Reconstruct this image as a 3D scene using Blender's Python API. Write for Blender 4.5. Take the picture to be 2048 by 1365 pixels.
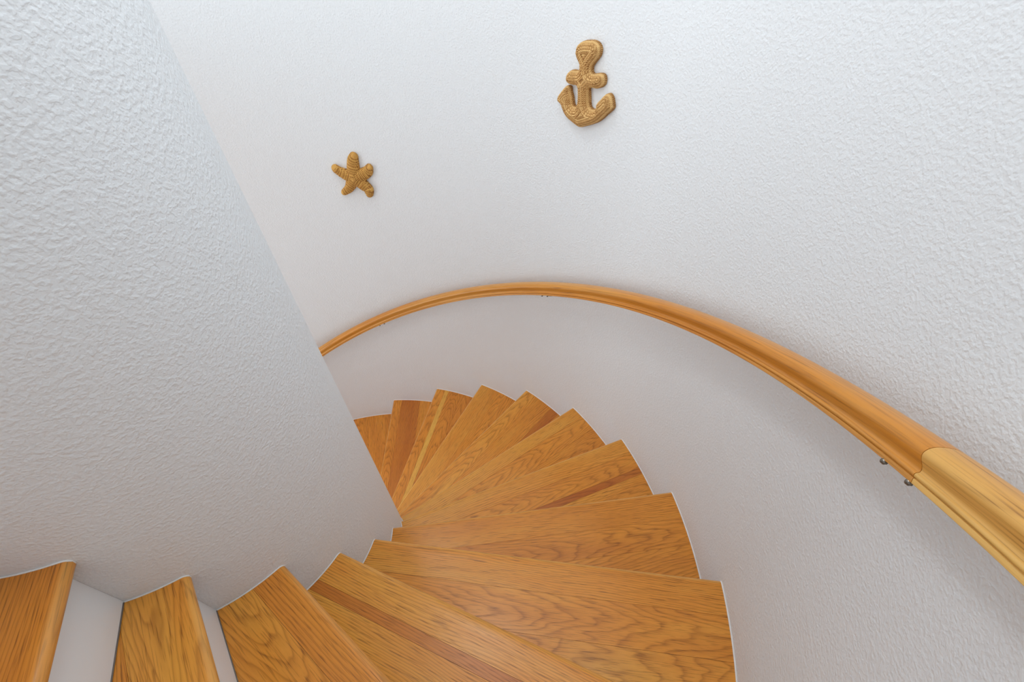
import bpy, bmesh, math
import numpy as np
from mathutils import Vector, Matrix

scene = bpy.context.scene
COL = scene.collection
for o in list(bpy.data.objects):
    bpy.data.objects.remove(o, do_unlink=True)

# ------------------------------------------------------------------ camera
yaw, pitch, roll = math.radians(156.4907), math.radians(-44.9175), math.radians(-2.1117)
fwd = Vector((math.cos(yaw)*math.cos(pitch), math.sin(yaw)*math.cos(pitch), math.sin(pitch)))
rgt = Vector((math.sin(yaw), -math.cos(yaw), 0.0))
upv = rgt.cross(fwd)
r2 = rgt*math.cos(roll) + upv*math.sin(roll)
u2 = -rgt*math.sin(roll) + upv*math.cos(roll)
cam_data = bpy.data.cameras.new('camera')
cam_data.sensor_width = 36.0
cam_data.lens = 873.77/2048.0*36.0
cam_data.clip_start = 0.02
cam = bpy.data.objects.new('camera', cam_data)
COL.objects.link(cam)
m = Matrix((r2, u2, -fwd)).transposed().to_4x4()
m.translation = Vector((0.96297, 0.60499, 0.76048))
cam.matrix_world = m
scene.camera = cam

# ------------------------------------------------------------------ light
scene.view_settings.view_transform = 'Standard'
scene.view_settings.look = 'None'
scene.view_settings.gamma = 1.0
scene.view_settings.exposure = -0.44
scene.view_settings.use_curve_mapping = False

world = bpy.data.worlds.new('world')
scene.world = world
world.use_nodes = True
bg = world.node_tree.nodes['Background']
bg.inputs['Color'].default_value = (0.94, 0.975, 1.0, 1)
bg.inputs['Strength'].default_value = 1.3

def area_light(name, loc, target, size, power, color=(1, 1, 1)):
    d = bpy.data.lights.new(name, 'AREA')
    d.shape = 'DISK'; d.size = size; d.energy = power; d.color = color
    o = bpy.data.objects.new(name, d); COL.objects.link(o)
    o.location = loc
    o.rotation_euler = (Vector(target)-Vector(loc)).to_track_quat('-Z', 'Y').to_euler()
    return o
# broad unseen ceiling fill, placed to favour the risers; daylight through the tall window round the bend
area_light('ceiling_fill', (0.45, 0.90, 2.55), (0.45, 0.90, 0), 1.2, 8, (0.94, 0.975, 1.0))
area_light('ceiling_lamp_far', (-0.88, 0.22, 2.55), (-0.88, 0.22, 0), 0.4, 15, (0.94, 0.975, 1.0))
WIN_A, WIN_B, WIN_Z0, WIN_Z1 = 3.55, 4.25, -1.70, 1.90  # unseen window, carried down low to brighten the lower far wall
wl = bpy.data.lights.new('window_daylight', 'AREA'); wl.shape = 'RECTANGLE'; wl.size = 1.0; wl.size_y = 3.5
wl.energy = 30; wl.color = (0.93, 0.97, 1.0)
wo = bpy.data.objects.new('window_daylight', wl); COL.objects.link(wo)
wo.location = (1.56*math.cos(3.9), 1.56*math.sin(3.9), 0.10)
pd = bpy.data.lights.new('riser_fill', 'POINT'); pd.energy = 14; pd.shadow_soft_size = 0.2; pd.color = (0.95, 0.98, 1.0)  # unseen point fill added to lift the risers and lower walls
po = bpy.data.objects.new('riser_fill', pd); COL.objects.link(po); po.location = (0.22, 0.66, 1.40)
wo.rotation_euler = Vector((-math.cos(3.9), -math.sin(3.9), 0)).to_track_quat('-Z', 'Y').to_euler()

# ------------------------------------------------------------------ helpers
H = 0.19                 # rise
DTH = 0.2505             # angle of one step
RI, ICX, ICY = 0.4155, -0.0078, 0.039    # inner drum
def Rout(t):             # outer wall, very slightly oval
    return 1.5806 + 0.0165*math.cos(2*t) + 0.0136*math.sin(2*t)

def link(name, me, mat, parent=None):
    o = bpy.data.objects.new(name, me)
    COL.objects.link(o)
    if mat: me.materials.append(mat)
    if parent: o.parent = parent
    return o
def mesh(name, verts, faces, smooth=False):
    me = bpy.data.meshes.new(name)
    me.from_pydata([tuple(map(float, v)) for v in verts], [], [tuple(map(int, f)) for f in faces])
    me.update()
    if smooth:
        me.polygons.foreach_set('use_smooth', [True]*len(me.polygons))
    return me
def fix_normals(me):
    bm = bmesh.new(); bm.from_mesh(me)
    bmesh.ops.recalc_face_normals(bm, faces=bm.faces)
    bm.to_mesh(me); bm.free()
def tag(o, label=None, cat=None, kind=None, group=None):
    if label: o['label'] = label
    if cat: o['category'] = cat
    if kind: o['kind'] = kind
    if group: o['group'] = group
    return o
def empty(name, loc=(0, 0, 0), parent=None):
    o = bpy.data.objects.new(name, None); COL.objects.link(o)
    o.location = loc; o.empty_display_size = 0.05
    if parent: o.parent = parent
    return o
def auto_smooth(me, ang=35):
    me.polygons.foreach_set('use_smooth', [True]*len(me.polygons))
    bm = bmesh.new(); bm.from_mesh(me)
    for e in bm.edges:
        if len(e.link_faces) == 2 and e.calc_face_angle(0) > math.radians(ang):
            e.smooth = False
    bm.to_mesh(me); bm.free()

# ------------------------------------------------------------------ materials
class NT:
    def __init__(self, name):
        self.mat = bpy.data.materials.new(name); self.mat.use_nodes = True
        self.t = self.mat.node_tree; self.n = self.t.nodes; self.l = self.t.links
        self.b = self.n['Principled BSDF']
    def add(self, typ, **kw):
        nd = self.n.new(typ)
        for k, v in kw.items(): setattr(nd, k, v)
        return nd
    def put(self, sock, v):
        if hasattr(v, 'is_linked') or isinstance(v, bpy.types.NodeSocket): self.l.new(v, sock)
        else: sock.default_value = v
    def math(self, op, a, b=0.0, c=None, clamp=False):
        nd = self.add('ShaderNodeMath', operation=op, use_clamp=clamp)
        self.put(nd.inputs[0], a); self.put(nd.inputs[1], b)
        if c is not None: self.put(nd.inputs[2], c)
        return nd.outputs[0]
    def vscale(self, v, s, off=None):
        nd = self.add('ShaderNodeVectorMath', operation='MULTIPLY')
        self.put(nd.inputs[0], v); nd.inputs[1].default_value = s
        out = nd.outputs[0]
        if off is not None:
            n2 = self.add('ShaderNodeVectorMath', operation='ADD')
            self.l.new(out, n2.inputs[0]); self.put(n2.inputs[1], off)
            out = n2.outputs[0]
        return out
    def noise(self, v, scale=1.0, detail=2.0, rough=0.5, dist=0.0):
        nd = self.add('ShaderNodeTexNoise')
        self.put(nd.inputs['Vector'], v); nd.inputs['Scale'].default_value = scale
        nd.inputs['Detail'].default_value = detail; nd.inputs['Roughness'].default_value = rough
        nd.inputs['Distortion'].default_value = dist
        return nd.outputs['Fac']
    def ramp(self, f, stops, interp='LINEAR'):
        nd = self.add('ShaderNodeValToRGB'); cr = nd.color_ramp; cr.interpolation = interp
        while len(cr.elements) < len(stops): cr.elements.new(0.5)
        for e, (p, c) in zip(cr.elements, stops):
            e.position = p; e.color = (*c, 1) if len(c) == 3 else c
        self.put(nd.inputs[0], f)
        return nd.outputs[0]
    def mix(self, f, a, b, mode='MIX'):
        nd = self.add('ShaderNodeMix', data_type='RGBA', blend_type=mode)
        self.put(nd.inputs[0], f); self.put(nd.inputs[6], a); self.put(nd.inputs[7], b)
        return nd.outputs[2]
    def bump(self, h, strength, dist):
        nd = self.add('ShaderNodeBump')
        self.put(nd.inputs['Height'], h); nd.inputs['Strength'].default_value = strength
        nd.inputs['Distance'].default_value = dist
        self.l.new(nd.outputs[0], self.b.inputs['Normal'])
        return nd
    def coord(self, which='Object'):
        return self.add('ShaderNodeTexCoord').outputs[which]

def lin(r, g, b):
    f = lambda c: ((c/255+0.055)/1.055)**2.4 if c > 10 else c/255/12.92
    return (f(r), f(g), f(b))
g3 = lambda v: (v, v, v)

def make_plaster():
    k = NT('painted_orange_peel_plaster'); v = k.coord()
    k.b.inputs['Base Color'].default_value = (0.826, 0.862, 0.888, 1)
    k.b.inputs['Roughness'].default_value = 0.5
    a = k.noise(v, 145, 1.5, 0.5, 0.0)
    a = k.ramp(a, [(0.38, g3(0)), (0.52, g3(.45)), (0.70, g3(1))], 'EASE')
    b = k.noise(v, 380, 2.0, 0.5)
    c = k.noise(v, 14, 2.0, 0.5)
    h = k.math('MULTIPLY_ADD', b, 0.25, a)
    h = k.math('MULTIPLY_ADD', c, 0.9, h)
    k.bump(h, 0.42, 0.0018)
    return k.mat

def make_paint(name, col, rough=0.4):
    k = NT(name); v = k.coord()
    n = k.noise(v, 40, 3)
    c = k.mix(k.math('MULTIPLY', n, 0.12), (*col, 1), (*[x*0.9 for x in col], 1))
    k.l.new(c, k.b.inputs['Base Color']); k.b.inputs['Roughness'].default_value = rough
    k.bump(n, 0.1, 0.002)
    return k.mat

def make_oak(name, light, mid, dark, rough=0.30, use_attr=None, worn_highlight=False):
    """oak: growth rings of a log cut along x, pores and fibres, tone and cut from the object's colour"""
    k = NT(name)
    if use_attr:
        v = k.add('ShaderNodeAttribute', attribute_name=use_attr).outputs['Vector']
    else:
        v = k.coord()
    oc = k.add('ShaderNodeObjectInfo').outputs['Color']
    sp = k.add('ShaderNodeSeparateColor'); k.l.new(oc, sp.inputs[0])
    tone, sy, sz = sp.outputs[0], sp.outputs[1], sp.outputs[2]
    cb = k.add('ShaderNodeCombineXYZ')
    k.put(cb.inputs[0], k.math('MULTIPLY', sy, 17.0)); k.put(cb.inputs[1], k.math('MULTIPLY', sz, 23.0)); k.put(cb.inputs[2], k.math('MULTIPLY', sy, 9.0))
    off = cb.outputs[0]
    sx = k.add('ShaderNodeSeparateXYZ'); k.l.new(v, sx.inputs[0])
    n1 = k.noise(k.vscale(v, (1.2, 6, 6), off), 1, 2, 0.5)
    n2 = k.noise(k.vscale(v, (1.8, 10, 10), off), 1, 3, 0.55)
    n3 = k.noise(k.vscale(v, (5, 45, 45), off), 1, 2, 0.5)
    Y = k.math('ADD', sx.outputs[1], k.math('MULTIPLY_ADD', sy, 0.20, -0.02))
    Y = k.math('ADD', Y, k.math('MULTIPLY_ADD', n1, 0.10, -0.05))
    Z = k.math('ADD', sx.outputs[2], k.math('MULTIPLY_ADD', sz, 0.06, 0.0))
    Z = k.math('ADD', Z, k.math('MULTIPLY', sx.outputs[0], 0.075))
    Z = k.math('ADD', Z, k.math('MULTIPLY_ADD', n2, 0.050, -0.02))
    r = k.math('SQRT', k.math('ADD', k.math('MULTIPLY', Y, Y), k.math('MULTIPLY', Z, Z)))
    r = k.math('ADD', r, k.math('MULTIPLY', n3, 0.0024))
    ph = k.math('FRACT', k.math('MULTIPLY', r, 150.0))
    ring = k.ramp(ph, [(0.0, g3(.75)), (0.16, g3(.30)), (0.55, g3(0.04)), (0.82, g3(.16)), (0.94, g3(.95)), (1.0, g3(.75))])
    fib = k.noise(k.vscale(v, (5, 260, 260), off), 1, 2, 0.6)
    por = k.noise(k.vscale(v, (20, 420, 420), off), 1, 1, 0.5)
    por = k.ramp(por, [(0.55, g3(0)), (0.66, g3(1))])
    blot = k.noise(k.vscale(v, (2.0, 11, 11), off), 1, 3, 0.55)
    t = k.math('ADD', tone, k.math('MULTIPLY_ADD', blot, 0.55, -0.275), clamp=True)
    base = k.ramp(t, [(0.0, light), (0.5, mid), (1.0, dark)])
    dk = k.mix(1.0, base, (0.50, 0.40, 0.30, 1), 'MULTIPLY')
    c = k.mix(k.math('MULTIPLY', ring, 0.34 if use_attr else 0.62), base, dk)
    pm = k.math('MULTIPLY', por, k.math('MULTIPLY_ADD', ring, 0.45, 0.12 if use_attr else 0.30))
    c = k.mix(pm, c, (mid[0]*.28, mid[1]*.22, mid[2]*.2, 1))
    c = k.mix(k.math('MULTIPLY_ADD', fib, 0.7, -0.2, clamp=True), c, k.mix(1.0, c, (0.80, 0.76, 0.70, 1), 'MULTIPLY'))
    if worn_highlight:                       # finish rubbed thin and pale along the rounded nosing, with its highlight line painted in
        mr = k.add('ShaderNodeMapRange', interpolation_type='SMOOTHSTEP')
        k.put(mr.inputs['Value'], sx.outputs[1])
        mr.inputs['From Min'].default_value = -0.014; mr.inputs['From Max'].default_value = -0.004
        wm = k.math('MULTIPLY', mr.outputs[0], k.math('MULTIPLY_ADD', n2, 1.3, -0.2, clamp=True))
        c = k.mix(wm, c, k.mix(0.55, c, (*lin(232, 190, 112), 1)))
    k.l.new(c, k.b.inputs['Base Color'])
    k.put(k.b.inputs['Roughness'], k.math('MULTIPLY_ADD', blot, 0.14, rough-0.07))
    k.b.inputs['Specular IOR Level'].default_value = 0.38
    k.b.inputs['Coat Weight'].default_value = 0.12
    k.b.inputs['Coat Roughness'].default_value = 0.22
    k.bump(k.math('ADD', k.math('MULTIPLY', pm, -1.0), k.math('MULTIPLY', ring, -0.25)), 0.25, 0.0006)
    return k.mat

def make_rope(name, a, b, c):
    k = NT(name); v = k.coord()
    st = k.add('ShaderNodeAttribute', attribute_name='strand').outputs['Fac']
    n = k.noise(v, 60, 3, 0.6); f = k.noise(k.vscale(v, (900, 900, 500)), 1, 2, 0.6)
    t = k.math('ADD', k.math('MULTIPLY_ADD', f, 0.5, -0.25), k.math('MULTIPLY_ADD', n, 0.5, k.math('SUBTRACT', st, 0.25)), clamp=True)
    col = k.ramp(t, [(0.15, c), (0.5, b), (0.85, a)])
    k.l.new(col, k.b.inputs['Base Color']); k.b.inputs['Roughness'].default_value = 0.85
    k.bump(f, 0.5, 0.001)
    return k.mat

def make_metal(name, col, rough):
    k = NT(name); n = k.noise(k.coord(), 200, 2)
    k.b.inputs['Base Color'].default_value = (*col, 1); k.b.inputs['Metallic'].default_value = 1.0
    k.put(k.b.inputs['Roughness'], k.math('MULTIPLY_ADD', n, 0.15, rough-0.07))
    return k.mat

M_WALL = make_plaster()
M_RISER = make_paint('white_riser_paint', (0.88, 0.91, 0.935), 0.32)
M_CAULK = make_paint('white_caulk', (0.86, 0.85, 0.83), 0.5)
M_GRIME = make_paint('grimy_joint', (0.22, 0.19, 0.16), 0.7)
M_CEIL = make_paint('white_ceiling_paint', (0.85, 0.85, 0.85), 0.7)
M_OAK = make_oak('satin_oak', lin(248, 196, 92), lin(232, 152, 56), lin(184, 96, 34), worn_highlight=True)
M_RAIL = make_oak('varnished_oak_rail', lin(242, 206, 124), lin(218, 142, 48), lin(164, 86, 24), 0.30, 'grain')
M_ROPE = make_rope('jute_rope', lin(238, 200, 136), lin(216, 170, 106), lin(156, 108, 56))
M_STAR = make_rope('jute_twine', lin(230, 184, 100), lin(206, 152, 74), lin(146, 96, 40))
M_METAL = make_metal('brushed_nickel', (0.42, 0.40, 0.36), 0.3)
M_DARKM = make_metal('dark_screw_steel', (0.22, 0.20, 0.17), 0.28)

# ------------------------------------------------------------------ setting: drum, outer wall, floors, ceiling
Z_LOW, Z_TOP = -16*H, 2.6
T_A, T_B = -0.45, 4.65
def ring_wall(name, rin, rout, ta, tb, z0, z1, n, closed=False, mat=None):
    """rin/rout: functions angle -> (x, y)"""
    vs, fs = [], []
    cnt = n if closed else n+1
    for i in range(cnt):
        t = ta+(tb-ta)*i/n
        a, b = rin(t), rout(t)
        vs += [(*a, z0), (*a, z1), (*b, z1), (*b, z0)]
    for i in range(n):
        p, q = 4*i, 4*((i+1) % cnt)
        for j in range(4):
            fs.append((p+j, p+(j+1) % 4, q+(j+1) % 4, q+j))
    if not closed:
        fs += [(0, 1, 2, 3), (4*n+3, 4*n+2, 4*n+1, 4*n)]
    me = mesh(name, vs, fs); fix_normals(me); auto_smooth(me, 30)
    return link(name, me, mat)
polar = lambda r, t: (r*math.cos(t), r*math.sin(t))
def outer_wall():
    ts = sorted(set([T_A+(T_B-T_A)*i/240 for i in range(241)]+[WIN_A, WIN_B])); zs = [Z_LOW, WIN_Z0, WIN_Z1, Z_TOP]
    bm = bmesh.new(); V = {}
    for i, t in enumerate(ts):
        for j, zz in enumerate(zs):
            for q, g in enumerate((0.0, 0.10)): V[i, j, q] = bm.verts.new((*polar(Rout(t)+g, t), zz))
    solid = lambda i, j: 0 <= i < len(ts)-1 and 0 <= j < 3 and not (j == 1 and WIN_A-1e-6 <= ts[i] and ts[i+1] <= WIN_B+1e-6)
    for i in range(len(ts)-1):
        for j in range(3):
            if not solid(i, j): continue
            for q in (0, 1): bm.faces.new((V[i, j, q], V[i+1, j, q], V[i+1, j+1, q], V[i, j+1, q]))
            for di, dj, e in ((-1, 0, ((i, j), (i, j+1))), (1, 0, ((i+1, j), (i+1, j+1))), (0, -1, ((i, j), (i+1, j))), (0, 1, ((i, j+1), (i+1, j+1)))):
                if not solid(i+di, j+dj):
                    (a, b), (c, d) = e; bm.faces.new((V[a, b, 0], V[a, b, 1], V[c, d, 1], V[c, d, 0]))
    bmesh.ops.recalc_face_normals(bm, faces=bm.faces)
    me = bpy.data.meshes.new('wall_outer'); bm.to_mesh(me); bm.free(); auto_smooth(me, 30)
    return link('wall_outer', me, M_WALL)
wall_out = outer_wall()
tag(wall_out, 'curved white orange-peel textured outer stairwell wall with the wooden handrail', 'wall', 'structure')
wall_in = ring_wall('wall_inner', lambda t: (ICX+(RI-0.08)*math.cos(t), ICY+(RI-0.08)*math.sin(t)),
                    lambda t: (ICX+RI*math.cos(t), ICY+RI*math.sin(t)), 0, 2*math.pi, Z_LOW, Z_TOP, 160, True, M_WALL)
tag(wall_in, 'white textured rounded inner wall that the steps wind around', 'wall', 'structure')
def window_frame():
    vs, fs = [], []
    def bar(t0, t1, z0, z1, g0=0.03, g1=0.07):
        n = max(1, int((t1-t0)/0.05)); b0 = len(vs)
        for i in range(n+1):
            t = t0+(t1-t0)*i/n
            vs.extend([(*polar(Rout(t)+g0, t), z0), (*polar(Rout(t)+g0, t), z1), (*polar(Rout(t)+g1, t), z1), (*polar(Rout(t)+g1, t), z0)])
        for i in range(n):
            for j in range(4): fs.append((b0+4*i+j, b0+4*i+(j+1) % 4, b0+4*i+4+(j+1) % 4, b0+4*i+4+j))
        fs.extend([(b0, b0+1, b0+2, b0+3), (b0+4*n+3, b0+4*n+2, b0+4*n+1, b0+4*n)])
    e = 0.03; mid = (WIN_A+WIN_B)/2
    bar(WIN_A+.001, WIN_A+e, WIN_Z0+.001, WIN_Z1-.001); bar(WIN_B-e, WIN_B-.001, WIN_Z0+.001, WIN_Z1-.001); bar(mid-.012, mid+.012, WIN_Z0+.046, WIN_Z1-.046)
    bar(WIN_A+e, WIN_B-e, WIN_Z0+.001, WIN_Z0+.045); bar(WIN_A+e, WIN_B-e, WIN_Z1-.045, WIN_Z1-.001)
    me = mesh('window_1', vs, fs); fix_normals(me)
    return link('window_1', me, M_RISER)
tag(window_frame(), 'white framed unseen window in the outer wall round the bend, lengthened for light', 'window', 'structure')
def disc(name, z, r, th, mat, ta=0, tb=2*math.pi, rin=0.0):
    n = 96; vs, fs = [], []
    for i in range(n+1):
        t = ta+(tb-ta)*i/n
        vs += [(*polar(rin, t), z), (*polar(r, t), z), (*polar(r, t), z-th), (*polar(rin, t), z-th)]
    for i in range(n):
        p, q = 4*i, 4*i+4
        for j in range(4): fs.append((p+j, p+(j+1) % 4, q+(j+1) % 4, q+j))
    me = mesh(name, vs, fs); bm = bmesh.new(); bm.from_mesh(me)
    bmesh.ops.remove_doubles(bm, verts=bm.verts, dist=1e-5); bmesh.ops.recalc_face_normals(bm, faces=bm.faces)
    bm.to_mesh(me); bm.free()
    return link(name, me, mat)
tag(disc('floor', Z_LOW, 1.9, 0.1, M_OAK), 'oak floor at the foot of the winding stair', 'floor', 'structure').color = (.5, .3, .6, 1)
tag(disc('ceiling', Z_TOP+0.1, 1.9, 0.1, M_CEIL), 'plain white ceiling over the stairwell', 'ceiling', 'structure')

# ------------------------------------------------------------------ staircase
NOSE = {0: (-0.005, 0.0291, 0.0087), 1: (0.2548, -0.001, -0.1919), 2: (0.5011, 0.0161, -0.3861), 3: (0.7502, 0.0212, -0.5741),
        4: (1.0108, 0.0202, -0.7616), 5: (1.2532, 0.0233, -0.9447), 6: (1.5051, 0.0199, -1.1399), 7: (1.7557, 0.02, -1.3336),
        8: (2.006, 0.0199, -1.5182), 9: (2.2539, 0.0182, -1.7068), 10: (2.5053, 0.0188, -1.906), 11: (2.7532, 0.0171, -2.0907),
        12: (3.006, 0.0186, -2.2751)}
def nose(k):
    return NOSE.get(k, (k*DTH, 0.0186, -k*H))
OVER, THICK = 0.034, 0.027
NR = THICK/2
FIRST, LAST = -2, 15

def nose_line(k, s):
    """point on the line s behind the nosing of tread k, and its direction (outwards)"""
    t, d, z = nose(k)
    a = np.array([math.cos(t), math.sin(t)]); n = np.array([-math.sin(t), math.cos(t)])
    return n*(d-s), a
GAP = 0.0012
def hit_inner(k, s, gap=GAP):
    o, a = nose_line(k, s); v = o-np.array([ICX, ICY]); b = a@v
    return -b+math.sqrt(max(b*b-(v@v-(RI+gap)**2), 1e-9))
def hit_outer(k, s, gap=GAP):
    o, a = nose_line(k, s); x = 1.5
    for _ in range(12):
        q = o+a*x; x += Rout(math.atan2(q[1], q[0]))-gap-math.hypot(*q)
    return x

def to_local(k, P):
    """world xy -> (x along nosing, y behind nosing)"""
    o, a = nose_line(k, 0); n = np.array([-a[1], a[0]]); q = np.asarray(P)-o
    return np.array([q@a, -(q@n)])
def tread_poly(k):
    """outline of tread k in local coordinates, from NR behind the nosing back to the riser above"""
    x0, x1 = hit_inner(k, NR), hit_outer(k, NR)
    sb = OVER+0.012
    y0, y1 = hit_inner(k-1, sb), hit_outer(k-1, sb)
    ob, ab = nose_line(k-1, sb)
    of, af = nose_line(k, NR)
    def ang(P, c): return math.atan2(P[1]-c[1], P[0]-c[0])
    O = np.zeros(2); I = np.array([ICX, ICY])
    f_out, b_out = of+af*x1, ob+ab*y1
    f_in, b_in = of+af*x0, ob+ab*y0
    def unwrap(a, ref):
        while a-ref > math.pi: a -= 2*math.pi
        while a-ref < -math.pi: a += 2*math.pi
        return a
    pts = []
    a0 = ang(f_out, O); a1 = unwrap(ang(b_out, O), a0)
    for i in range(25):
        t = a0+(a1-a0)*i/24; pts.append(to_local(k, polar(Rout(t)-GAP, t)))
    a0 = ang(b_in, I); a1 = unwrap(ang(f_in, I), a0)
    for i in range(13):
        t = a0+(a1-a0)*i/12; pts.append(to_local(k, (ICX+(RI+GAP)*math.cos(t), ICY+(RI+GAP)*math.sin(t))))
    return pts
def clip(poly, y, keep_above):
    out = []
    for i in range(len(poly)):
        a, b = poly[i], poly[(i+1) % len(poly)]
        ia = (a[1] >= y) == keep_above; ib = (b[1] >= y) == keep_above
        if ia: out.append(a)
        if ia != ib:
            f = (y-a[1])/(b[1]-a[1]); out.append(a+(b-a)*f)
    res = []
    for p in out:
        if not res or np.linalg.norm(p-res[-1]) > 1e-5: res.append(p)
    if len(res) > 1 and np.linalg.norm(res[0]-res[-1]) < 1e-5: res.pop()
    return res

# boards of each tread: (width, tone, cut y, cut z); the last one runs to the riser
BOARDS = {
    -2: [(.14, .5, .3, .6), (9, .6, .8, .4)], -1: [(.15, .55, .2, .5), (9, .45, .7, .6)],
    0: [(.11, .62, 1.7, .35), (9, .66, 1.2, .55)],
    1: [(.12, .44, .38, .25), (9, .52, 1.5, .75)],
    2: [(.075, .60, 1.9, .45), (9, .42, .72, .10)],
    3: [(.085, .50, 1.6, .55), (.029, .76, 1.35, .70), (9, .40, 1.95, .30)],
    4: [(.10, .48, 1.5, .20), (.115, .50, .88, .10), (9, .42, 1.30, .22)],
    5: [(.11, .52, 1.7, .40), (.10, .58, .92, .05), (9, .52, 1.1, .45)],
    6: [(.09, .44, 1.2, .20), (.082, .54, .78, .35), (.031, .84, 1.5, .80), (9, .48, 1.8, .20)],
    7: [(.08, .38, 1.9, .30), (.10, .50, .66, .30), (9, .56, 1.5, .35)],
    8: [(.10, .44, .34, .25), (.117, .50, 1.6, .25), (.061, .84, 1.9, .60), (9, .58, 1.3, .42)],
    9: [(.12, .40, 1.7, .15), (.09, .50, 1.3, .65), (9, .60, .92, .50)],
    10: [(.071, .52, .27, .08), (.033, .14, 1.55, .70), (.10, .58, .86, .12), (9, .66, 1.2, .40)],
    11: [(.071, .58, .27, .10), (.149, .76, 1.5, .66), (9, .56, 1.8, .28)],
    12: [(.13, .60, .42, .10), (9, .58, 1.6, .37)],
    13: [(.12, .58, .4, .4), (9, .5, .1, .6)], 14: [(.12, .5, .6, .3), (9, .6, .9, .1)], 15: [(.12, .55, .2, .8), (9, .5, .5, .5)]}

def prism(poly, z0, z1):
    bm = bmesh.new()
    top = [bm.verts.new((p[0], p[1], z1)) for p in poly]
    bot = [bm.verts.new((p[0], p[1], z0)) for p in poly]
    bm.faces.new(top); bm.faces.new(bot[::-1])
    for i in range(len(poly)):
        j = (i+1) % len(poly); bm.faces.new((top[i], bot[i], bot[j], top[j]))
    return bm
def tube_along(pts, rad, n=6):
    """closed round bead along 3D points"""
    vs, fs = [], []
    P = [Vector(p) for p in pts]
    for i, p in enumerate(P):
        t = (P[min(i+1, len(P)-1)]-P[max(i-1, 0)]).normalized()
        a = t.orthogonal() if abs(t.z) > 0.95 else t.cross(Vector((0, 0, 1)))
        a.normalize(); b = t.cross(a)
        for j in range(n):
            w = 2*math.pi*j/n; vs.append(p+a*(rad*math.cos(w))+b*(rad*math.sin(w)))
    for i in range(len(P)-1):
        for j in range(n):
            fs.append((i*n+j, i*n+(j+1) % n, (i+1)*n+(j+1) % n, (i+1)*n+j))
    fs += [tuple(range(n))[::-1], tuple((len(P)-1)*n+j for j in range(n))]
    return vs, fs

stair = empty('winding_staircase', (0, 0, 0))
tag(stair, 'winding staircase of orange oak treads with rounded nosings and white risers', 'staircase')

for k in range(FIRST, LAST+1):
    t, d, z = nose(k)
    o2, a2 = nose_line(k, 0)
    mw = Matrix(((a2[0], a2[1], 0, o2[0]), (a2[1], -a2[0], 0, o2[1]), (0, 0, 1, z), (0, 0, 0, 1)))
    # local y points behind the nosing: the frame is left-handed, so mirror y in the mesh instead
    mw = Matrix(((a2[0], -a2[1], 0, o2[0]), (a2[1], a2[0], 0, o2[1]), (0, 0, 1, z), (0, 0, 0, 1)))
    poly = tread_poly(k)
    s = 0.0; root = None
    for bi, (w, tone, cy, cz) in enumerate(BOARDS[k]):
        e = s+w
        strip = poly
        if bi > 0: strip = clip(strip, s+0.0003, True)
        if w < 5: strip = clip(strip, e-0.0003, False)
        s = e
        if len(strip) < 3: continue
        bm = prism([(p[0], -p[1]) for p in strip], -THICK, 0.0)
        if bi == 0:                                   # half-round nosing worked on the front board
            N = 10; rows = []
            for j in range(N+1):
                ph = math.pi*j/N
                sy = NR-NR*math.sin(ph); zz = -NR+NR*math.cos(ph)
                rows.append((bm.verts.new((hit_inner(k, sy), -sy, zz)), bm.verts.new((hit_outer(k, sy), -sy, zz))))
            for j in range(N):
                bm.faces.new((rows[j][0], rows[j][1], rows[j+1][1], rows[j+1][0]))
            bm.faces.new([r[0] for r in rows]); bm.faces.new([r[1] for r in rows][::-1])
            bmesh.ops.remove_doubles(bm, verts=bm.verts, dist=2e-5)
            bm.normal_update()
            # drop the hidden face between nosing and board
            kill = [f for f in bm.faces if abs(f.normal.y) > 0.99 and all(abs(v.co.y+NR) < 1e-4 for v in f.verts)]
            bmesh.ops.delete(bm, geom=kill, context='FACES_ONLY')
        bmesh.ops.recalc_face_normals(bm, faces=bm.faces)
        me = bpy.data.meshes.new('tread' if bi == 0 else 'board'); bm.to_mesh(me); bm.free()
        auto_smooth(me, 30)
        if bi == 0:
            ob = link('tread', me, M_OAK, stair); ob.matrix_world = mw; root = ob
        else:
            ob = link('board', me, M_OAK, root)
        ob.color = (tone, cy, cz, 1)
    # white caulk along both ends, over the nosing
    for side in (0, 1):
        pts = []
        hit = hit_inner if side == 0 else hit_outer
        g = 0.0006
        arc = poly[:25] if side == 1 else poly[25:][::-1]      # front to back
        pts = [(p[0], -p[1], 0.0004) for p in arc[::-1]]
        for j in range(1, 6):
            ph = math.pi*0.62*j/5
            sy = NR-NR*math.sin(ph); zz = -NR+NR*math.cos(ph)
            pts.append((hit(k, sy, g), -sy, zz))
        vs, fs = tube_along(pts, 0.0025 if side else 0.0017)
        me = mesh('caulk_bead', vs, fs, True)
        link('caulk_bead', me, M_CAULK, root)
    # riser below this nosing
    if k < LAST+1:
        zb = nose(k+1)[2]+0.003 - z
        prof = []
        s0, s1 = OVER, OVER+0.016
        q = [(hit_inner(k, s0, .0002), -s0), (hit_outer(k, s0, .0002), -s0), (hit_outer(k, s1, .0002), -s1), (hit_inner(k, s1, .0002), -s1)]
        bm = prism(q, zb, -THICK+0.0002)
        bmesh.ops.recalc_face_normals(bm, faces=bm.faces)
        me = bpy.data.meshes.new('riser'); bm.to_mesh(me); bm.free()
        ob = link('riser', me, M_RISER, stair); ob.matrix_world = mw
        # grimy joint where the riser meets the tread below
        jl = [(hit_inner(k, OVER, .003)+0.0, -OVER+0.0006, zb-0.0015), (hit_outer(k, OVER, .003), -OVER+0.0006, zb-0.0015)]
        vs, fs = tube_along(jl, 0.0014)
        link('joint', mesh('joint', vs, fs, True), M_GRIME, ob)

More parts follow.
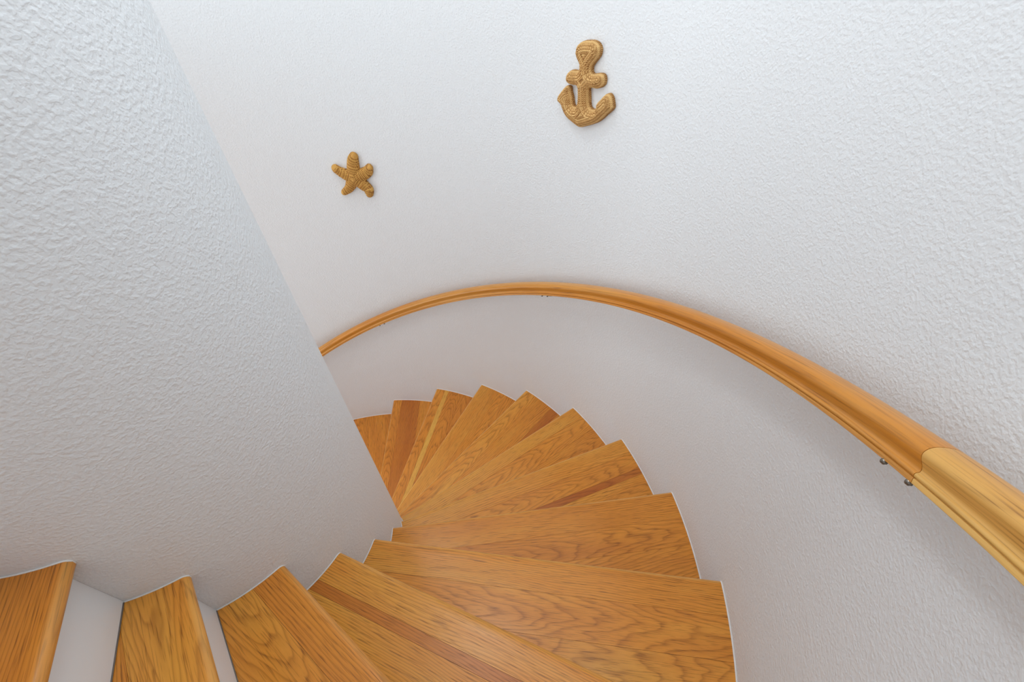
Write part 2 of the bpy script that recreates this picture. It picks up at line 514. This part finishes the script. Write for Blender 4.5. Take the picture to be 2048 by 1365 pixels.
# landing floor at the head of the flight
tA = nose(FIRST)[0]-DTH-OVER/1.0
lf = disc('floor_landing', nose(FIRST)[2]+H, 1.9, 0.06, M_OAK, tA-2.2, tA+0.04, 0.45)
tag(lf, 'oak landing floor at the head of the winding stair', 'floor', 'structure').color = (.5, .5, .4, 1)

# ------------------------------------------------------------------ handrail
PROF = np.array([(0, 0), (.5, -.012), (1.0, -.07), (1.45, -.17), (1.85, -.34), (2.2, -.58), (2.48, -.9), (2.66, -1.25), (2.70, -1.65), (2.62, -2.1),
                 (2.42, -2.6), (2.2, -3.1), (2.06, -3.6), (2.03, -3.9), (2.12, -4.2), (2.28, -4.32), (2.46, -4.38), (2.62, -4.52), (2.69, -4.72), (2.66, -4.94), (2.54, -5.08),
                 (2.40, -5.13), (2.40, -5.22), (2.56, -5.26), (2.62, -5.36), (2.64, -6.0), (2.56, -6.1)])*0.00905
PROF = np.concatenate([PROF[1:][::-1]*[-1, 1], PROF])       # wall side -> room side, open at the bottom
RAIL_GAP = 0.0790
def rail_frame(t):
    def C(t):
        r = Rout(t)-RAIL_GAP-0.0003*(t-1.9); x = t-1.9
        if x < -1.3: zz = C0+C1*(x+1.3)
        else: zz = -0.49559-0.76698*x+0.00221*x*x-0.01606*x**3
        return np.array([r*math.cos(t), r*math.sin(t), zz])
    x = -1.3; C0 = -0.49559-0.76698*x+0.00221*x*x-0.01606*x**3; C1 = -0.76698+2*0.00221*x-3*0.01606*x*x
    c = C(t); T = C(t+1e-3)-C(t-1e-3); L = np.linalg.norm(T)/2e-3; T /= np.linalg.norm(T)
    Nn = np.array([-math.cos(t), -math.sin(t), 0.0]); U = np.cross(Nn, T)
    if U[2] < 0: U = -U
    return c, T, Nn, U, L
rail = empty('handrail', tuple(rail_frame(1.9)[0]))
tag(rail, 'long curved varnished oak handrail fixed along the outer stairwell wall', 'handrail')
RO = np.array(rail.location)
def rail_section(ta, tb, color):
    n = max(8, int((tb-ta)/0.02)); vs, fs, gr = [], [], []
    m_ = len(PROF); acc = ta*1.7
    for i in range(n+1):
        t = ta+(tb-ta)*i/n; c, T, Nn, U, L = rail_frame(t)
        for a, b in PROF:
            vs.append(c+Nn*a+U*b-RO); gr.append((acc*0.4, a*1.0, b*1.0))
        acc += L*(tb-ta)/n
    for i in range(n):
        for j in range(m_):
            fs.append((i*m_+j, i*m_+(j+1) % m_, (i+1)*m_+(j+1) % m_, (i+1)*m_+j))
    fs += [tuple(range(m_)), tuple(n*m_+j for j in range(m_))[::-1]]
    me = mesh('rail_section', vs, fs); 
    at = me.attributes.new('grain', 'FLOAT_VECTOR', 'POINT')
    at.data.foreach_set('vector', np.array(gr, dtype=np.float32).ravel())
    fix_normals(me); auto_smooth(me, 40)
    o = link('rail_section', me, M_RAIL, rail); o.color = color
    return o
JOINT = 0.912
rail_section(JOINT+0.0003, 3.95, (.44, .85, .25, 1))
rs = rail_section(-0.75, JOINT-0.0003, (.24, .95, .75, 1))
rs['label'] = 'paler oak length of rail at the top end'

def lathe(profile, n=14):
    """(radius, height) about local z"""
    vs, fs = [], []
    for r, z in profile:
        for j in range(n):
            vs.append((r*math.cos(2*math.pi*j/n), r*math.sin(2*math.pi*j/n), z))
    for i in range(len(profile)-1):
        for j in range(n): fs.append((i*n+j, i*n+(j+1) % n, (i+1)*n+(j+1) % n, (i+1)*n+j))
    fs += [tuple(range(n))[::-1], tuple((len(profile)-1)*n+j for j in range(n))]
    return vs, fs
BOT = -6.1*0.00905
for tc, half in ((0.9305, 0.0145), (1.895, 0.0112), (2.6855, 0.0108)):
    c, T, Nn, U, L = rail_frame(tc)
    fr = lambda p: c+T*p[0]+Nn*p[1]+U*p[2]-RO
    # saddle plate under the rail
    hw, ht = half*L+0.012, 0.0022
    q = [(x, y, zz) for zz in (BOT-0.0005, BOT-0.0005-ht) for x, y in ((-hw, -.012), (-hw, .012), (-hw+.006, .019), (hw-.006, .019), (hw, .012), (hw, -.012), (hw-.006, -.019), (-hw+.006, -.019))]
    me = mesh('bracket', [fr(p) for p in q], [tuple(range(8)), tuple(range(8, 16))[::-1]]+[(i, (i+1) % 8, (i+1) % 8+8, i+8) for i in range(8)])
    fix_normals(me); br = link('bracket', me, M_METAL, rail)
    # arm curving down and back to the wall
    gw = RAIL_GAP
    arm = []
    for i in range(13):
        w = i/12*math.pi/2
        arm.append(fr((0, -(gw-0.004)*(1-math.cos(w)), BOT-0.003-0.024*math.sin(w))))
    vs, fs = tube_along(arm, 0.006, 10)
    link('arm', mesh('arm', vs, fs, True), M_METAL, br)
    # rosette on the wall
    vs, fs = lathe([(.021, 0), (.021, .003), (.018, .006), (.010, .0085), (.006, .012)], 24)
    base = fr((0, -(gw-0.001), BOT-0.027)); vs = [base+T*v[0]+np.cross(Nn, T)*v[1]+Nn*v[2] for v in vs]
    me = mesh('rosette', vs, fs); fix_normals(me); auto_smooth(me, 40); link('rosette', me, M_METAL, br)
    # two clamping screws whose heads show past the rail's lower edge
    for sgn in (-1, 1):
        vs, fs = lathe([(.0016, -.0085), (.0022, -.0078), (.0030, -.0070), (.0042, -.0066), (.0047, -.005), (.0046, -.003), (.0034, -.0006), (.0020, .0), (.0018, .004)], 12)
        pc = fr((sgn*half*L, 0.0218, BOT+0.0015))
        vs = [pc+T*v[0]+Nn*v[1]+U*v[2] for v in vs]
        me = mesh('screw', vs, fs); fix_normals(me); auto_smooth(me, 50); link('screw', me, M_DARKM, br)

# ------------------------------------------------------------------ rope decorations on the outer wall
def to_wall(tc, zc, U_, V_, Hh):
    """(u right, v up, h out of the wall) in metres -> world"""
    th = tc-U_/1.575
    R = 1.5806+0.0165*np.cos(2*th)+0.0136*np.sin(2*th)
    r = R-Hh
    return np.stack([r*np.cos(th), r*np.sin(th), zc+V_], -1)
def relief(root, tc, zc, xs, ys, Hh, inside, region, names, mat, strand):
    """one mesh per region from a height grid, with a flat back on the wall"""
    X, Y = np.meshgrid(xs, ys)
    W = to_wall(tc, zc, X, Y, Hh)-np.array(root.location)
    B = to_wall(tc, zc, X, Y, np.full_like(Hh, 0.0005))-np.array(root.location)
    ny, nx = X.shape
    cell = inside[:-1, :-1] & inside[1:, :-1] & inside[:-1, 1:] & inside[1:, 1:]
    reg = region[:-1, :-1]
    for ri, nm in enumerate(names):
        c = cell & (reg == ri)
        ii, jj = np.nonzero(c)
        if len(ii) == 0: continue
        idx = -np.ones(2*ny*nx, dtype=int); quads = []
        a = ii*nx+jj; q = np.stack([a, a+1, a+nx+1, a+nx], 1)
        qb = q[:, ::-1]+ny*nx
        sides = []
        for di, dj, e0, e1 in ((0, -1, 3, 0), (0, 1, 1, 2), (-1, 0, 0, 1), (1, 0, 2, 3)):
            n_i, n_j = np.clip(ii+di, 0, c.shape[0]-1), np.clip(jj+dj, 0, c.shape[1]-1)
            edge = ~c[n_i, n_j]
            qq = q[edge]; sides.append(np.stack([qq[:, e1], qq[:, e0], qq[:, e0]+ny*nx, qq[:, e1]+ny*nx], 1))
        allq = np.concatenate([q, qb]+sides)
        used = np.unique(allq); idx[used] = np.arange(len(used))
        allv = np.concatenate([W.reshape(-1, 3), B.reshape(-1, 3)])[used]
        me = bpy.data.meshes.new(nm)
        me.from_pydata(allv.tolist(), [], idx[allq].tolist()); me.update()
        sa = me.attributes.new('strand', 'FLOAT', 'POINT')
        sa.data.foreach_set('value', np.concatenate([strand.ravel(), strand.ravel()])[used].astype(np.float32))
        # seen from the room u runs right and v up, so the front quads already face the room
        me.polygons.foreach_set('use_smooth', [True]*len(q)+[False]*(len(allq)-len(q)))
        link(nm, me, mat, root)

ANCHOR = [(5, 130), (-17, 126), (-35, 117), (-44, 105), (-45, 89), (-39, 77), (-29, 67), (-23, 60), (-23, 51), (-25, 44), (-39, 41), (-57, 41), (-73, 33), (-81, 21), (-81, 9), (-73, -2), (-58, -5), (-42, -3), (-29, -3), (-24, -8), (-22, -27), (-21, -47), (-24, -63), (-31, -68), (-43, -64), (-46, -52), (-49, -40), (-57, -26), (-60, -12), (-67, -8), (-80, -10), (-92, -21), (-106, -37), (-116, -49), (-117, -62), (-110, -69), (-98, -72), (-91, -84), (-78, -100), (-62, -112), (-37, -120), (-17, -126), (-1, -129), (21, -120), (47, -109), (72, -97), (92, -82), (111, -63), (130, -46), (139, -35), (136, -24), (129, -9), (122, -1), (112, 2), (100, -1), (91, -9), (82, -19), (69, -31), (63, -42), (66, -50), (60, -56), (47, -59), (38, -57), (31, -49), (26, -18), (22, 0), (35, 3), (53, 3), (70, 8), (83, 16), (89, 27), (88, 40), (81, 49), (68, 51), (50, 47), (36, 43), (28, 48), (27, 59), (32, 68), (44, 81), (55, 93), (58, 106), (55, 119), (44, 128), (27, 132)]
def chaikin(P):
    Q = np.roll(P, -1, 0); return np.stack([P*.75+Q*.25, P*.25+Q*.75], 1).reshape(-1, 2)
def build_anchor():
    tc, zc = 1.836, 0.33
    P = chaikin(np.array(ANCHOR, float)/1000)
    xs = np.arange(-0.122, 0.144, 0.00095); ys = np.arange(-0.134, 0.138, 0.00095)
    X, Y = np.meshgrid(xs, ys); G = np.stack([X, Y], -1)
    best = np.full(X.shape, 9.0); arc = np.zeros(X.shape); ins = np.zeros(X.shape, bool)
    L = 0.0
    for i in range(len(P)):
        a, b = P[i], P[(i+1) % len(P)]; e = b-a; le = np.linalg.norm(e)
        f = np.clip(((G-a)@e)/(le*le), 0, 1)
        dd = np.hypot(*np.moveaxis(G-a-f[..., None]*e, -1, 0))
        m_ = dd < best; best[m_] = dd[m_]; arc[m_] = L+f[m_]*le; L += le
        cr = ((a[1] > Y) != (b[1] > Y))
        if abs(e[1]) > 1e-12: ins ^= cr & (X < (b[0]-a[0])*(Y-a[1])/e[1]+a[0])
    d = np.where(ins, best, 0)
    w, T = 0.024, 0.026
    q = np.clip(d/w, 0, 1)
    Hh = 0.004+T*np.sqrt(np.clip(1-(1-q)**2, 0, 1))
    # strands laid side by side along the outline: measured along the bulging surface
    S = w*0.5*(np.arccos(np.clip(1-q, -1, 1)))*1.3+np.clip(d-w, 0, 1)
    wr = 0.0058; fr = np.mod(S, wr)/wr
    ridge = np.sqrt(np.clip(1-(2*fr-1)**2, 0, 1))
    tw = np.sin(2*math.pi*(arc/0.0056+fr*0.7))
    Hh = Hh+ridge*(0.0046+0.0016*tw)-0.0038
    # plies of each strand differ in tone
    tone = 0.5+0.20*np.where(np.floor(S/wr) % 2 > 0, 1, -1)*np.cos(np.floor(S/wr)*0.6)+0.24*tw
    Hh = np.maximum(Hh, 0.001)
    reg = np.full(X.shape, 1)                                     # shank
    reg[Y > 0.056] = 0                                            # head
    reg[(Y <= 0.056) & (Y > -0.004) & (np.abs(X) < 0.1)] = 2      # stock
    reg[(Y > -0.02) & (X > 0.093)] = 4
    low = (Y <= -0.055); reg[low & (X < 0.003)] = 3; reg[low & (X >= 0.003)] = 4
    reg[(Y <= -0.004) & (X < -0.028)] = 3; reg[(Y <= 0.004) & (X > 0.060) & (Y < 0.004-(0.1-X)*0.3)] = 4
    reg[(Y <= -0.004) & (X > 0.034)] = 4
    t = tc; R = Rout(t)
    root = empty('rope_anchor', (R*math.cos(t), R*math.sin(t), zc))
    tag(root, 'tan rope-covered anchor hung on the white curved wall above the handrail', 'wall decor')
    relief(root, tc, zc, xs, ys, Hh, ins, reg, ['head', 'shank', 'stock', 'fluke', 'fluke'], M_ROPE, tone)
build_anchor()

def build_star():
    tc, zc = 2.63, -0.211
    arms = [[(1, 5, 31), (14, 71, 28), (22, 96, 24), (29, 109, 20)], [(0, 0, 32), (-35, 16, 26), (-69, 34, 21), (-84, 49, 18)],
            [(-1, -2, 29), (-26, -33, 25), (-43, -57, 20), (-75, -77, 15)], [(3, -4, 32), (36, -31, 28), (63, -57, 24), (59, -84, 18)],
            [(3, 3, 31), (48, 18, 28), (83, 35, 24), (96, 56, 17)]]
    xs = np.arange(-0.110, 0.122, 0.0012); ys = np.arange(-0.110, 0.136, 0.0012)
    X, Y = np.meshgrid(xs, ys); G = np.stack([X, Y], -1)
    Hh = np.full(X.shape, -1.0); reg = np.zeros(X.shape, int); tone = np.full(X.shape, .5)
    for ai, A in enumerate(arms):
        A = np.array(A, float)/1000
        # smooth the spine
        tt = np.linspace(0, 3, 25); S = np.stack([np.interp(tt, range(4), A[:, c]) for c in range(3)], 1)
        for _ in range(6): S[1:-1] = (S[:-2]+2*S[1:-1]+S[2:])/4
        S[:, 2] *= 1.14
        best = np.full(X.shape, -9.0); along = np.zeros(X.shape); side = np.zeros(X.shape); L = 0
        for i in range(len(S)-1):
            a, b = S[i, :2], S[i+1, :2]; e = b-a; le = np.linalg.norm(e)
            f = np.clip(((G-a)@e)/(le*le), 0, 1); r = S[i, 2]+(S[i+1, 2]-S[i, 2])*f
            v = G-a-f[..., None]*e; dd = np.hypot(v[..., 0], v[..., 1])
            # extension past the joint for a smoother wrap
            s_ = 1-(dd/r)**2; m_ = s_ > best
            best[m_] = s_[m_]; along[m_] = (L+f*le+0.0*dd)[m_]
            side[m_] = ((v[..., 0]*e[1]-v[..., 1]*e[0])/le/r)[m_]
            L += le
        rr = 0.030-0.010*np.clip(along/0.11, 0, 1)
        hh = np.where(best > 0, rr*np.sqrt(np.clip(best, 0, 1)), -1)
        # twine wound around the arm, slightly slanted and uneven
        ph = along/0.0050+side*0.5+0.35*np.sin(along*160+ai)
        ridge = np.abs(np.sin(math.pi*ph))*0.0034+np.where(np.sin(along*75+ai*2) > 0.93, -0.0022, 0)
        hh = np.where(best > 0, hh+ridge, -1)
        m_ = hh > Hh; Hh[m_] = hh[m_]; reg[m_] = ai
        tn = 0.5+0.24*np.sin(np.floor(ph)*2.4+ai)+0.2*np.sin(2*math.pi*side*4+np.floor(ph)*1.3); tone[m_] = tn[m_]
    ins = Hh > 0
    Hh = np.maximum(Hh+0.003, 0.001)
    R = Rout(tc)
    root = empty('rope_starfish', (R*math.cos(tc), R*math.sin(tc), zc))
    tag(root, 'small tan twine-wrapped starfish hung on the white curved wall near the inner wall', 'wall decor')
    relief(root, tc, zc, xs, ys, Hh, ins, reg, ['arm']*5, M_STAR, tone)
build_star()
